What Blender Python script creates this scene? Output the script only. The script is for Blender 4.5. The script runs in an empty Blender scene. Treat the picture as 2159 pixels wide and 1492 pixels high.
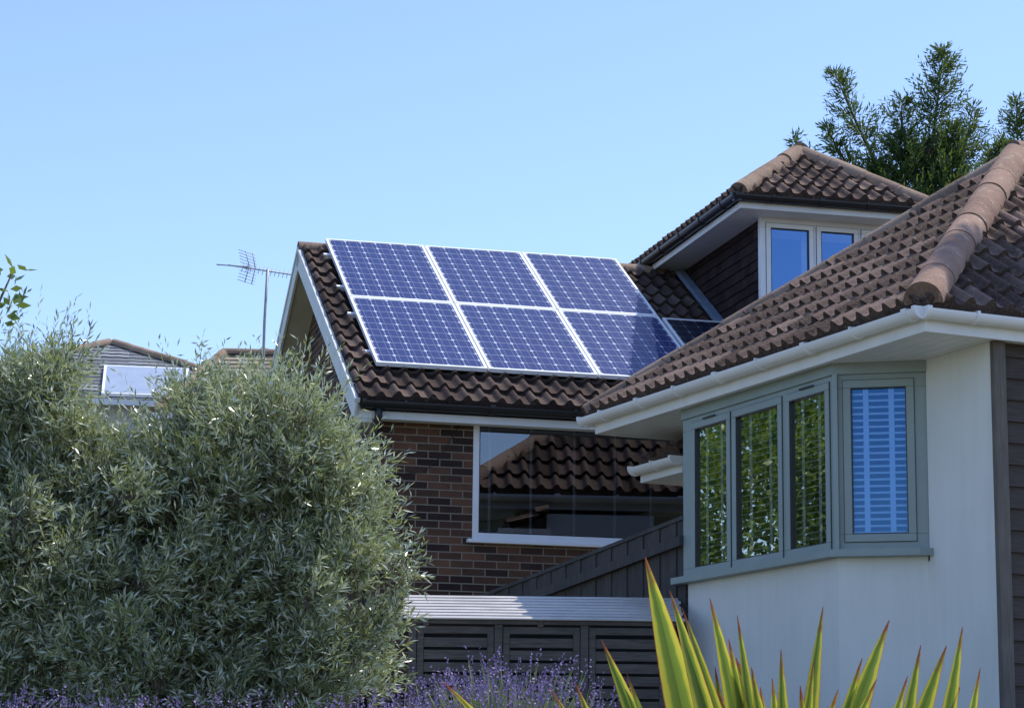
import bpy, bmesh, math, random
import numpy as np
from mathutils import Vector, Matrix, Euler
random.seed(7); rng=np.random.default_rng(11)
S=bpy.context.scene
V=lambda *a: np.array(a,dtype=float)

# ------------------------------------------------------------ materials
def newmat(name):
    m=bpy.data.materials.new(name); m.use_nodes=True
    nt=m.node_tree; nt.nodes.clear()
    out=nt.nodes.new("ShaderNodeOutputMaterial"); b=nt.nodes.new("ShaderNodeBsdfPrincipled")
    nt.links.new(b.outputs[0],out.inputs[0])
    return m,nt,b,out
def ramp(nt,src,stops):
    r=nt.nodes.new("ShaderNodeValToRGB"); nt.links.new(src,r.inputs[0])
    e=r.color_ramp.elements
    while len(e)<len(stops): e.new(0.5)
    for i,(p,c) in enumerate(stops): e[i].position=p; e[i].color=(*c,1) if len(c)==3 else c
    return r.outputs[0]
def noise(nt,scale,detail=4,rough=.6,vec=None,dist=0):
    n=nt.nodes.new("ShaderNodeTexNoise"); n.inputs["Scale"].default_value=scale; n.inputs["Detail"].default_value=detail; n.inputs["Roughness"].default_value=rough
    n.inputs["Distortion"].default_value=dist
    if vec is None:
        tc=nt.nodes.new("ShaderNodeTexCoord"); vec=tc.outputs["Object"]
    nt.links.new(vec,n.inputs["Vector"]); return n.outputs["Fac"]
def bump(nt,b,h,strength=.3,dist=.01):
    n=nt.nodes.new("ShaderNodeBump"); n.inputs["Strength"].default_value=strength; n.inputs["Distance"].default_value=dist
    nt.links.new(h,n.inputs["Height"]); nt.links.new(n.outputs[0],b.inputs["Normal"])
def mixc(nt,f,a,b,mode='MIX'):
    n=nt.nodes.new("ShaderNodeMix"); n.data_type='RGBA'; n.blend_type=mode
    for s,v in ((n.inputs[0],f),(n.inputs[6],a),(n.inputs[7],b)):
        if hasattr(v,"links") : nt.links.new(v,s)
        elif isinstance(v,(int,float)): s.default_value=v
        else: s.default_value=(*v,1)
    return n.outputs[2]
def math_(nt,op,a,b=None):
    n=nt.nodes.new("ShaderNodeMath"); n.operation=op
    for s,v in ((n.inputs[0],a),(n.inputs[1],b)):
        if v is None: continue
        if hasattr(v,"links"): nt.links.new(v,s)
        else: s.default_value=v
    return n.outputs[0]
def simple(name,c1,c2,rough=.6,scale=6,bs=.15,bd=.004,bscale=60,spec=.5):
    m,nt,b,o=newmat(name)
    c=ramp(nt,noise(nt,scale,6),[(.3,c1),(.72,c2)])
    nt.links.new(c,b.inputs["Base Color"]); b.inputs["Roughness"].default_value=rough
    b.inputs["Specular IOR Level"].default_value=spec
    if bs: bump(nt,b,noise(nt,bscale,3),bs,bd)
    return m
M={}
M['upvc']=simple("white_upvc",(.74,.75,.74),(.84,.84,.82),.35,3,.02)
M['fascia']=simple("white_fascia",(.68,.69,.67),(.80,.80,.77),.45,4,.03)
M['sage']=simple("sage_frame",(.25,.305,.285),(.295,.35,.325),.45,3,.03)
M['black']=simple("black_pvc",(.012,.013,.015),(.02,.02,.022),.35,5,.02)
M['barge']=simple("barge_paint",(.60,.61,.56),(.72,.72,.68),.5,5,.05)
M['soffit']=simple("gable_soffit",(.42,.40,.30),(.52,.50,.38),.7,4,.05)
M['alu']=simple("aluminium",(.80,.82,.84),(.88,.89,.90),.4,5,0)
M['thermal']=simple("thermal_glass",(.30,.36,.44),(.38,.44,.52),.15,3,0)  # pale colour stands in for sky glare on the collector
M['metal']=simple("grey_metal",(.25,.26,.27),(.35,.36,.37),.45,8,.05)
M['lead']=simple("lead_flashing",(.18,.24,.34),(.26,.33,.44),.3,8,.1)  # blue of the reflected sky put into the base colour
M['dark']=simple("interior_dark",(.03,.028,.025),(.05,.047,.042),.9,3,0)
M['blind']=simple("blind_slat",(.78,.79,.79),(.84,.84,.84),.5,3,0)
M['bark']=simple("bark",(.07,.055,.04),(.16,.13,.10),.95,14,.8,.02,25,.1)
M['bgwall']=simple("pale_wall",(.6,.6,.58),(.7,.7,.67),.9,1,0)
M['redbrick']=simple("chimney_brick",(.25,.07,.04),(.36,.12,.07),.9,9,.3)
M['paving']=simple("paving",(.22,.21,.19),(.3,.29,.27),.9,3,.2)
def rendermat():
    m,nt,b,o=newmat("cream_render")
    tc=nt.nodes.new("ShaderNodeTexCoord"); mp=nt.nodes.new("ShaderNodeMapping"); mp.inputs["Scale"].default_value=(5,5,.5); nt.links.new(tc.outputs["Object"],mp.inputs[0])
    c=ramp(nt,noise(nt,1.3,6),[(.3,(.69,.695,.63)),(.72,(.77,.77,.71))])
    st=ramp(nt,noise(nt,2.2,5,.6,mp.outputs[0]),[(.45,(0,0,0)),(.8,(.22,.22,.22))])
    c=mixc(nt,st,c,(.50,.49,.43))
    nt.links.new(c,b.inputs["Base Color"]); b.inputs["Roughness"].default_value=.9; b.inputs["Specular IOR Level"].default_value=.2
    bump(nt,b,noise(nt,180,4,.7),.22,.004); return m
M['render']=rendermat()

def tilemat(name,dark,mid,light,lich,la=.6):
    m,nt,b,o=newmat(name)
    at=nt.nodes.new("ShaderNodeAttribute"); at.attribute_name="tint"
    nz=noise(nt,5,6,.65); n2=noise(nt,38,4,.7)
    f=math_(nt,'ADD',math_(nt,'MULTIPLY',at.outputs["Fac"],.5),math_(nt,'MULTIPLY',nz,.6))
    c=ramp(nt,f,[(.22,dark),(.5,mid),(.82,light)])
    c=mixc(nt,ramp(nt,n2,[(.40,(0,0,0)),(.8,(.5,.5,.5))]),c,light)
    ln=ramp(nt,noise(nt,11,5,.7),[(la,(0,0,0)),(la+.1,(.75,.75,.75))])
    c=mixc(nt,ln,c,lich)
    nt.links.new(c,b.inputs["Base Color"]); b.inputs["Roughness"].default_value=.92; b.inputs["Specular IOR Level"].default_value=.15
    bump(nt,b,n2,.8,.012); return m
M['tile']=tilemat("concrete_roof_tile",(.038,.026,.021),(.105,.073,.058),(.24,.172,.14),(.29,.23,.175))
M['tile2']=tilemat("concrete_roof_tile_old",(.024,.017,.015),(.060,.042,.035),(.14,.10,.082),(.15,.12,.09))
M['ridge']=tilemat("ridge_tile",(.14,.085,.062),(.24,.155,.115),(.38,.255,.195),(.40,.33,.25),.56)
M['ridge2']=tilemat("ridge_tile_lichen",(.12,.085,.065),(.24,.17,.127),(.38,.285,.215),(.48,.27,.08),.58)
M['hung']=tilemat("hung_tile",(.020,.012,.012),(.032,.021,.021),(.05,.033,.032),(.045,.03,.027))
M['bgtile']=tilemat("weathered_tile",(.12,.10,.07),(.22,.19,.14),(.32,.29,.22),(.3,.28,.2))
M['slate']=tilemat("slate_roof",(.10,.11,.12),(.16,.175,.19),(.26,.28,.30),(.25,.27,.28))

def brickmat():
    m,nt,b,o=newmat("facing_brick")
    tc=nt.nodes.new("ShaderNodeTexCoord"); sp=nt.nodes.new("ShaderNodeSeparateXYZ"); nt.links.new(tc.outputs["Object"],sp.inputs[0])
    cb=nt.nodes.new("ShaderNodeCombineXYZ"); nt.links.new(math_(nt,'ADD',sp.outputs[0],sp.outputs[1]),cb.inputs[0]); nt.links.new(sp.outputs[2],cb.inputs[1])
    br=nt.nodes.new("ShaderNodeTexBrick"); nt.links.new(cb.outputs[0],br.inputs["Vector"])
    br.inputs["Scale"].default_value=1; br.inputs["Brick Width"].default_value=.205; br.inputs["Row Height"].default_value=.066
    br.inputs["Mortar Size"].default_value=.0058; br.inputs["Mortar Smooth"].default_value=.25; br.inputs["Bias"].default_value=0
    br.inputs["Color1"].default_value=(0,0,0,1); br.inputs["Color2"].default_value=(1,1,1,1); br.inputs["Mortar"].default_value=(.5,.5,.5,1)
    big=noise(nt,1.1,3); f=math_(nt,'ADD',math_(nt,'MULTIPLY',br.outputs["Color"],.6),math_(nt,'MULTIPLY',noise(nt,7,5),.5))
    c=ramp(nt,f,[(.20,(.026,.018,.016)),(.42,(.062,.036,.026)),(.62,(.110,.056,.036)),(.88,(.18,.088,.052))])
    c=mixc(nt,br.outputs["Fac"],c,(.27,.225,.165))
    c=mixc(nt,ramp(nt,big,[(.35,(0,0,0)),(.7,(.30,.30,.30))]),c,(.04,.03,.024))
    nt.links.new(c,b.inputs["Base Color"]); b.inputs["Roughness"].default_value=.92; b.inputs["Specular IOR Level"].default_value=.2
    inv=math_(nt,'SUBTRACT',1.0,br.outputs["Fac"]); h=math_(nt,'ADD',inv,math_(nt,'MULTIPLY',noise(nt,60,4),.4))
    bump(nt,b,h,.7,.008); return m
M['brick']=brickmat()

def woodmat(name,c1,c2,ax=(1,1,14),rough=.85):
    m,nt,b,o=newmat(name)
    tc=nt.nodes.new("ShaderNodeTexCoord"); mp=nt.nodes.new("ShaderNodeMapping"); mp.inputs["Scale"].default_value=ax; nt.links.new(tc.outputs["Object"],mp.inputs[0])
    f=noise(nt,5,6,.6,mp.outputs[0],.4); g=noise(nt,2,3)
    c=ramp(nt,f,[(.3,c1),(.7,c2)]); c=mixc(nt,ramp(nt,g,[(.3,(0,0,0)),(.8,(.6,.6,.6))]),c,tuple(x*.55 for x in c1))
    nt.links.new(c,b.inputs["Base Color"]); b.inputs["Roughness"].default_value=rough; bump(nt,b,f,.35,.004); return m
M['fence']=woodmat("weathered_fence",(.048,.044,.041),(.10,.092,.085),(14,14,1))
M['shed']=woodmat("weathered_slats",(.075,.062,.052),(.18,.150,.125),(1.2,12,14))
M['shedroof']=woodmat("sunlit_slats",(.50,.47,.43),(.70,.67,.62),(1.2,12,14),.35)  # glancing sun sheen on the roof slats painted as pale colour
M['timber']=woodmat("timber_cladding",(.050,.036,.029),(.10,.075,.060),(1.2,1.2,16))
M['post']=woodmat("timber_post",(.12,.10,.08),(.19,.165,.14),(14,14,1))

def glassmat(name,boost,tint=(1,1,1),rt=(.92,.95,1)):
    m=bpy.data.materials.new(name); m.use_nodes=True; nt=m.node_tree; nt.nodes.clear()
    o=nt.nodes.new("ShaderNodeOutputMaterial"); t=nt.nodes.new("ShaderNodeBsdfTransparent"); t.inputs[0].default_value=(*tint,1)
    g=nt.nodes.new("ShaderNodeBsdfGlossy"); g.inputs["Roughness"].default_value=.0; g.inputs[0].default_value=(*rt,1)
    fr=nt.nodes.new("ShaderNodeFresnel"); fr.inputs[0].default_value=1.5
    f=math_(nt,'MINIMUM',math_(nt,'ADD',math_(nt,'MULTIPLY',fr.outputs[0],1.6),boost),1.0)
    mx=nt.nodes.new("ShaderNodeMixShader"); nt.links.new(f,mx.inputs[0]); nt.links.new(t.outputs[0],mx.inputs[1]); nt.links.new(g.outputs[0],mx.inputs[2]); nt.links.new(mx.outputs[0],o.inputs[0])
    nb=nt.nodes.new("ShaderNodeBump"); nb.inputs["Strength"].default_value=.03; nb.inputs["Distance"].default_value=.01
    nt.links.new(noise(nt,1.6,1),nb.inputs["Height"]); nt.links.new(nb.outputs[0],g.inputs["Normal"])
    return m
M['glass']=glassmat("window_glass",.17,(.4,.42,.42),(.72,.76,.82))
M['glass2']=glassmat("sky_tinted_glass",.30,(.9,.93,.95),(.28,.55,1))  # gloss tinted blue to stand for a bluer reflected sky
M['glass3']=glassmat("bay_glass",.34,(.80,.84,.84),(.95,1,.9))
M['glass4']=glassmat("bay_side_glass",.10,(.66,.84,1),(.22,.52,1))  # sky's blue coloured into both the pane's tint and gloss
def pvmat(name,cell1,cell2,line):
    m,nt,b,o=newmat(name)
    uv=nt.nodes.new("ShaderNodeUVMap"); sp=nt.nodes.new("ShaderNodeSeparateXYZ"); nt.links.new(uv.outputs[0],sp.inputs[0])
    def fr(s): return math_(nt,'FRACT',s)
    def dist(s,c): return math_(nt,'ABSOLUTE',math_(nt,'SUBTRACT',s,c))
    fx=fr(sp.outputs[0]); fy=fr(sp.outputs[1])
    ex=math_(nt,'SUBTRACT',.5,dist(fx,.5)); ey=math_(nt,'SUBTRACT',.5,dist(fy,.5))
    gx=math_(nt,'LESS_THAN',ex,.015); gy=math_(nt,'LESS_THAN',ey,.015)
    dm=math_(nt,'LESS_THAN',math_(nt,'ADD',ex,ey),.13)
    bb=math_(nt,'LESS_THAN',dist(math_(nt,'ABSOLUTE',math_(nt,'SUBTRACT',fx,.5)),.24),.010)
    g=math_(nt,'MAXIMUM',math_(nt,'MULTIPLY',math_(nt,'MAXIMUM',gx,gy),.7),dm)
    g2=math_(nt,'MAXIMUM',math_(nt,'MULTIPLY',g,.9),math_(nt,'MULTIPLY',bb,.30))
    vo=nt.nodes.new("ShaderNodeTexVoronoi"); vo.inputs["Scale"].default_value=6; nt.links.new(uv.outputs[0],vo.inputs["Vector"])
    c=mixc(nt,vo.outputs["Color"],cell1,cell2)
    c=mixc(nt,g2,c,line)
    nt.links.new(c,b.inputs["Base Color"]); b.inputs["Roughness"].default_value=.45; b.inputs["Coat Weight"].default_value=.35; b.inputs["Coat Roughness"].default_value=.03
    b.inputs["Specular IOR Level"].default_value=.1
    return m
M['pv']=pvmat("photovoltaic_cells",(.008,.018,.092),(.018,.038,.165),(.62,.66,.74))
M['pvshade']=pvmat("photovoltaic_cells_shaded",(.006,.008,.02),(.012,.014,.035),(.25,.28,.33))  # dark cells with the dormer's shade put into their colour

def leafmat(name,c1,c2,back,trans=.35,rough=.45,tc=(.25,.32,.03),spec=.5):
    m,nt,b,o=newmat(name)
    at=nt.nodes.new("ShaderNodeAttribute"); at.attribute_name="tint"
    c=ramp(nt,at.outputs["Fac"],[(.0,c1),(1.,c2)])
    ge=nt.nodes.new("ShaderNodeNewGeometry"); c=mixc(nt,ge.outputs["Backfacing"],c,back)
    nt.links.new(c,b.inputs["Base Color"]); b.inputs["Roughness"].default_value=rough; b.inputs["Specular IOR Level"].default_value=spec
    tr=nt.nodes.new("ShaderNodeBsdfTranslucent"); nt.links.new(mixc(nt,.5,c,tc),tr.inputs[0])
    mx=nt.nodes.new("ShaderNodeMixShader"); mx.inputs[0].default_value=trans
    nt.links.new(b.outputs[0],mx.inputs[1]); nt.links.new(tr.outputs[0],mx.inputs[2]); nt.links.new(mx.outputs[0],o.inputs[0]); return m
M['olive']=leafmat("olive_leaf",(.06,.085,.022),(.42,.48,.23),(.52,.56,.42),.26,.24,(.46,.56,.14),1.0)
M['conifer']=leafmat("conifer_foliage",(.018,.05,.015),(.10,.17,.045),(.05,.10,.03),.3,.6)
M['broad']=leafmat("broad_leaf",(.05,.11,.02),(.20,.30,.05),(.12,.20,.05),.4,.4)
M['lavleaf']=leafmat("lavender_stem",(.11,.16,.07),(.29,.35,.17),(.18,.22,.11),.3,.6)
M['lavflower']=leafmat("lavender_flower",(.14,.095,.25),(.30,.23,.47),(.22,.17,.39),.25,.6,(.32,.25,.45))
def bladmat():
    m,nt,b,o=newmat("phormium_blade")
    uv=nt.nodes.new("ShaderNodeUVMap"); sp=nt.nodes.new("ShaderNodeSeparateXYZ"); nt.links.new(uv.outputs[0],sp.inputs[0])
    e=math_(nt,'MULTIPLY',math_(nt,'ABSOLUTE',math_(nt,'SUBTRACT',sp.outputs[0],.5)),2)
    nz=noise(nt,30,3)
    e2=math_(nt,'ADD',e,math_(nt,'MULTIPLY',math_(nt,'SUBTRACT',nz,.5),.12))
    c=ramp(nt,e2,[(.0,(.13,.20,.035)),(.45,(.18,.26,.04)),(.62,(.50,.50,.06)),(.90,(.64,.56,.07)),(.98,(.40,.14,.04))])
    t=math_(nt,'ADD',sp.outputs[1],math_(nt,'MULTIPLY',math_(nt,'SUBTRACT',nz,.5),.08))
    c=mixc(nt,ramp(nt,t,[(.94,(0,0,0)),(.99,(1,1,1))]),c,(.22,.06,.035))
    nt.links.new(c,b.inputs["Base Color"]); b.inputs["Roughness"].default_value=.30
    tr=nt.nodes.new("ShaderNodeBsdfTranslucent"); nt.links.new(c,tr.inputs[0])
    mx=nt.nodes.new("ShaderNodeMixShader"); mx.inputs[0].default_value=.5
    nt.links.new(b.outputs[0],mx.inputs[1]); nt.links.new(tr.outputs[0],mx.inputs[2]); nt.links.new(mx.outputs[0],o.inputs[0]); return m
M['blade']=bladmat()
def grassmat():
    m,nt,b,o=newmat("ground_grass")
    c=ramp(nt,noise(nt,.8,8,.7),[(.3,(.08,.09,.05)),(.55,(.17,.16,.11)),(.75,(.27,.25,.2))])
    nt.links.new(c,b.inputs["Base Color"]); b.inputs["Roughness"].default_value=.95; bump(nt,b,noise(nt,30,5),.6,.05); return m
M['grass']=grassmat()

# ------------------------------------------------------------ mesh helpers
def link(ob,parent=None):
    S.collection.objects.link(ob)
    if parent: ob.parent=parent
    return ob
def mk(name,verts,faces,mat,parent=None,smooth=False,tint=None,uvs=None):
    me=bpy.data.meshes.new(name); me.from_pydata([tuple(v) for v in verts],[],faces); me.update()
    if mat: me.materials.append(mat)
    if smooth: me.polygons.foreach_set("use_smooth",[True]*len(me.polygons))
    if tint is not None:
        a=me.attributes.new("tint","FLOAT","FACE"); a.data.foreach_set("value",np.asarray(tint,dtype=np.float32))
    if uvs is not None:
        l=me.uv_layers.new(name="UVMap"); l.data.foreach_set("uv",np.asarray(uvs,dtype=np.float32).ravel())
    return link(bpy.data.objects.new(name,me),parent)
def empty(name,loc=(0,0,0),rz=0):
    e=bpy.data.objects.new(name,None); e.location=loc; e.rotation_euler=(0,0,rz); e.empty_display_size=.3; return link(e)
BF=[(0,3,2,1),(4,5,6,7),(0,1,5,4),(1,2,6,5),(2,3,7,6),(3,0,4,7)]
I3=(V(0,0,0),V(1,0,0),V(0,1,0),V(0,0,1))
def boxes(name,items,mat,parent,frame=I3,bevel=0):
    vs=[];fs=[]
    o,a,b,c=frame
    flip=np.dot(np.cross(a,b),c)<0
    for lo,hi in items:
        k=len(vs)
        for (x,y,z) in [(lo[0],lo[1],lo[2]),(hi[0],lo[1],lo[2]),(hi[0],hi[1],lo[2]),(lo[0],hi[1],lo[2]),(lo[0],lo[1],hi[2]),(hi[0],lo[1],hi[2]),(hi[0],hi[1],hi[2]),(lo[0],hi[1],hi[2])]:
            vs.append(o+a*x+b*y+c*z)
        for f in BF:
            f=[k+i for i in f]
            if flip: f=f[::-1]
            fs.append(f)
    ob=mk(name,vs,fs,mat,parent)
    if bevel:
        m=ob.modifiers.new("b","BEVEL"); m.width=bevel; m.segments=2; m.limit_method='ANGLE'
    return ob
def prism(name,pts,z0,z1,mat,parent):
    n=len(pts); area=sum(pts[i][0]*pts[(i+1)%n][1]-pts[(i+1)%n][0]*pts[i][1] for i in range(n))
    if area<0: pts=pts[::-1]
    vs=[V(p[0],p[1],z0) for p in pts]+[V(p[0],p[1],z1) for p in pts]
    fs=[list(range(n))[::-1],list(range(n,2*n))]+[(i,(i+1)%n,n+(i+1)%n,n+i) for i in range(n)]
    return mk(name,vs,fs,mat,parent)
def extrude(name,prof,p0,p1,mat,parent,up=V(0,0,1),closed=True,smooth=False):
    d=(p1-p0)/np.linalg.norm(p1-p0); side=np.cross(d,up); side/=np.linalg.norm(side); u2=np.cross(side,d)
    vs=[p0+side*x+u2*y for x,y in prof]+[p1+side*x+u2*y for x,y in prof]; n=len(prof)
    fs=[(i,(i+1)%n,n+(i+1)%n,n+i) for i in range(n if closed else n-1)]
    if closed: fs+=[list(range(n))[::-1],list(range(n,2*n))]
    return mk(name,vs,fs,mat,parent,smooth)
def gutter(name,p0,p1,r,mat,parent,brk=.8):
    prof=[(r*math.cos(t),r*math.sin(t)) for t in np.linspace(math.pi,2*math.pi,13)]
    prof+=[((r-.006)*math.cos(t),(r-.006)*math.sin(t)) for t in np.linspace(2*math.pi,math.pi,13)]
    ob=extrude(name,prof,p0,p1,mat,parent)
    L=np.linalg.norm(p1-p0); d=(p1-p0)/L; R=r+.007
    pr=[(R*math.cos(t),R*math.sin(t)) for t in np.linspace(math.pi,2*math.pi,13)]+[(R,.012),(-R,.012)]
    k=0; s=.35
    while s<L-.1:
        w=.05 if k%2 else .02
        extrude(name+"_bracket_%d"%k,pr,p0+d*s,p0+d*(s+w),mat,parent); s+=brk*.62; k+=1
    extrude(name+"_stop_1",pr,p0-d*.012,p0+d*.02,mat,parent); extrude(name+"_stop_2",pr,p1-d*.02,p1+d*.012,mat,parent)
    return ob
def tube(name,pts,rads,mat,parent,seg=8):
    vs=[];fs=[];pts=[np.array(p,float) for p in pts]
    for i,p in enumerate(pts):
        d=pts[min(i+1,len(pts)-1)]-pts[max(i-1,0)]; d/=np.linalg.norm(d)+1e-9
        s=np.cross(d,V(.3,.2,.93) if abs(d[2])<.9 else V(1,0,0)); s/=np.linalg.norm(s); t=np.cross(d,s)
        for k in range(seg):
            a=2*math.pi*k/seg; vs.append(p+(s*math.cos(a)+t*math.sin(a))*rads[i])
    for i in range(len(pts)-1):
        for k in range(seg):
            fs.append((i*seg+k,i*seg+(k+1)%seg,(i+1)*seg+(k+1)%seg,(i+1)*seg+k))
    fs.append(list(range(seg))[::-1]); fs.append([(len(pts)-1)*seg+k for k in range(seg)])
    return mk(name,vs,fs,mat,parent,True)
def tiles(name,poly,mat,parent,period=.15,gauge=.285,A=.044,thick=.036):
    poly=[np.array(p,float) for p in poly]
    P0,P1=poly[0],poly[1]; a=(P1-P0)/np.linalg.norm(P1-P0); c=np.cross(a,poly[2]-P0); c/=np.linalg.norm(c)
    if c[2]<0: c=-c
    b=np.cross(c,a)
    if b[2]<0: b=-b
    p2=[((p-P0)@a,(p-P0)@b) for p in poly]
    x0=min(p[0] for p in p2)-.05; x1=max(p[0] for p in p2)+.05; y1=max(p[1] for p in p2)
    seg=12; nx=int((x1-x0)/(period/seg))+2; xs=x0+np.arange(nx)*period/seg
    ph=(xs/period)%1.0
    w=A*np.where(ph<.56,np.sin(np.pi*ph/.56)**1.1,-.12*np.sin(np.pi*(ph-.56)/.44))
    bm=bmesh.new(); tl=bm.faces.layers.float.new("tint")
    K=int(y1/gauge)+1
    for k in range(K):
        ya=k*gauge; yb=(k+1)*gauge
        ti=np.floor(xs/(period*2)).astype(int); r=np.random.default_rng(k*131+len(name))
        rnd=r.random(ti.max()-ti.min()+2); jt=(rnd[ti-ti.min()]-.5)
        yj=jt*.018
        rows=[(np.full(nx,ya)+yj, w*.4-(.03 if k==0 else .004)),(np.full(nx,ya)+yj, w+thick+jt*.012),
              (np.full(nx,ya)+yj, w+thick+jt*.012),(np.full(nx,yb)+.02, w-.001)]
        vr=[]
        for yy,hh in rows:
            vr.append([bm.verts.new((xs[i],yy[i],hh[i])) for i in range(nx)])
        for q in (0,2):
            for i in range(nx-1):
                f=bm.faces.new((vr[q][i],vr[q][i+1],vr[q+1][i+1],vr[q+1][i])); f.smooth=True; f[tl]=float(rnd[ti[i]-ti.min()])*(1 if q else .1)
    cen=np.mean(np.array(p2),axis=0)
    for i in range(len(p2)):
        q0=np.array(p2[i]);q1=np.array(p2[(i+1)%len(p2)])
        if i==0: continue
        e=q1-q0; nn=np.array([e[1],-e[0]])
        if np.dot(nn,cen-q0)>0: nn=-nn
        bmesh.ops.bisect_plane(bm,geom=bm.verts[:]+bm.edges[:]+bm.faces[:],plane_co=(q0[0],q0[1],0),plane_no=(nn[0],nn[1],0),clear_outer=True)
    Mx=Matrix(((a[0],b[0],c[0],P0[0]),(a[1],b[1],c[1],P0[1]),(a[2],b[2],c[2],P0[2]),(0,0,0,1)))
    bm.transform(Mx)
    if np.dot(np.cross(a,b),c)<0: bmesh.ops.reverse_faces(bm,faces=bm.faces[:])
    me=bpy.data.meshes.new(name); bm.to_mesh(me); bm.free(); me.materials.append(mat)
    return link(bpy.data.objects.new(name,me),parent)
def ridge(name,p0,p1,r,mat,parent,seg=.42):
    p0=np.array(p0,float);p1=np.array(p1,float);L=np.linalg.norm(p1-p0);d=(p1-p0)/L
    side=np.cross(d,V(0,0,1));side/=np.linalg.norm(side);up=np.cross(side,d)
    n=max(1,int(round(L/seg)));vs=[];fs=[];ti=[];ns=18
    for k in range(n):
        s0=L*k/n-.02;s1=L*(k+1)/n;j=random.uniform(-.007,.007);t=random.uniform(.2,.85)
        rings=[(s0,r*.80),(s0,r*1.02),(s0+(s1-s0)*.5,r*1.01),(s1,r*.99)]
        base=len(vs)
        for s,rr in rings:
            for q in range(ns+1):
                an=math.pi*(q/ns)*1.12-.06*math.pi
                vs.append(p0+d*s+side*(rr*math.cos(an)+j)+up*(rr*math.sin(an)+j-.02))
        for g in range(len(rings)-1):
            for q in range(ns):
                fs.append((base+g*(ns+1)+q,base+(g+1)*(ns+1)+q,base+(g+1)*(ns+1)+q+1,base+g*(ns+1)+q+1)); ti.append(t if g else .1)
        fs.append([base+q for q in range(ns+1)]);ti.append(.1)
    ob=mk(name,vs,fs,mat,parent,False,ti)
    return ob
def laps(name,o,a,out,length,z0,z1,gauge,depth,mat,parent,piece=None):
    vs=[];fs=[];ti=[];z=z0;k=0
    while z<z1-1e-4:
        zt=min(z+gauge,z1)
        xs=[0,length]
        if piece:
            xs=[0]+list(np.arange(piece*(.5 if k%2 else 1),length,piece))+[length]
        for i in range(len(xs)-1):
            j=random.uniform(-.002,.002) if piece else 0; zj=random.uniform(-.004,.004) if piece else 0
            b=len(vs); g=.0015 if piece else 0
            A=o+a*(xs[i]+g);B=o+a*(xs[i+1]-g);dn=depth+j
            for P in (A,B):
                vs+= [P+V(0,0,z+zj)+out*0,P+V(0,0,z+zj)+out*dn,P+V(0,0,zt+.004)+out*.002]
            fs+=[(b+1,b+4,b+5,b+2),(b,b+3,b+4,b+1),(b,b+1,b+2),(b+3,b+5,b+4)]; t=random.random(); ti+=[t]*4
        z=zt;k+=1
    ob=mk(name,vs,fs,mat,parent,False,ti)
    return ob
def winframe(tag,parent,o,ax,inn,W,z0,z1,panes,g0,g1,fm,gm,depth=.07,sash=.05,blind=None):
    fr=(o,ax,inn,V(0,0,1))
    it=[((0,.012,z0),(W,depth,g0)),((0,.012,g1),(W,depth,z1))]
    x=0
    for (a,b) in panes: it.append(((x,.012,g0),(a,depth,g1))); x=b
    it.append(((x,.012,g0),(W,depth,g1)))
    boxes(tag+"_frame",it,fm,parent,fr,.003)
    it=[];gl=[];gk=[]
    for (a,b) in panes:
        s=sash
        it+=[((a-s,0,g0-s),(b+s,.011,g0)),((a-s,0,g1),(b+s,.011,g1+s)),((a-s,0,g0),(a,.011,g1)),((b,0,g0),(b+s,.011,g1))]
        gk+=[((a,.004,g0),(a+.007,.03,g1)),((b-.007,.004,g0),(b,.03,g1)),((a+.007,.004,g0),(b-.007,.03,g0+.007)),((a+.007,.004,g1-.007),(b-.007,.03,g1))]
        gk+=[((a-s-.004,.009,g0-s-.004),(b+s+.004,.0118,g0-s)),((a-s-.004,.009,g1+s),(b+s+.004,.0118,g1+s+.004)),((a-s-.004,.009,g0-s),(a-s,.0118,g1+s)),((b+s,.009,g0-s),(b+s+.004,.0118,g1+s))]
        P=[o+ax*a+inn*.025+V(0,0,g0),o+ax*b+inn*.025+V(0,0,g0),o+ax*b+inn*.025+V(0,0,g1),o+ax*a+inn*.025+V(0,0,g1)]
        nrm=np.cross(P[1]-P[0],P[2]-P[0])
        gl.append(P if np.dot(nrm,inn)<0 else P[::-1])
    boxes(tag+"_sash",it,fm,parent,fr,.004)
    boxes(tag+"_gasket",gk,M['black'],parent,fr)
    vs=[p for P in gl for p in P]; mk(tag+"_glass",vs,[(4*i,4*i+1,4*i+2,4*i+3) for i in range(len(gl))],gm,parent)

# ============================================================ BRICK HOUSE
HO=V(-1.1732,20.5354,3.9120); PS1=.2464
H=empty("brick_house",HO,PS1)
ZB=-3.6
wl0,wl1=.82,2.95; wz0,wz1=-1.53,-.45
fr_y=-.22
front=[((0,fr_y,ZB),(wl0,.03,-.475)),((wl0,fr_y,ZB),(wl1,.03,wz0)),((wl1,fr_y,ZB),(6.0,.03,-.475))]
boxes("front_wall",front,M['brick'],H)
ga=[(.03,-.475),(2.9,1.52),(6.0,-.475),(6.0,ZB),(.03,ZB)]
vs=[V(0,p[0],p[1]) for p in ga]+[V(.25,p[0],p[1]) for p in ga]
mk("gable_wall",vs,[(0,1,2,3,4),(9,8,7,6,5)]+[(i,5+i,5+(i+1)%5,(i+1)%5) for i in range(5)],M['brick'],H)
boxes("back_wall",[((.25,5.75,ZB),(6,6,-.475))],M['brick'],H)
boxes("side_wall",[((5.75,.03,ZB),(6,5.75,-.475))],M['brick'],H)
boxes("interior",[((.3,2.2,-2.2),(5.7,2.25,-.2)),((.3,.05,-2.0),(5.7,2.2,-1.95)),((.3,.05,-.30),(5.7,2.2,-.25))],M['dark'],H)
ev_n,ev_z=-.47,-.41; rd_n,rd_z=2.90,1.67
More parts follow.
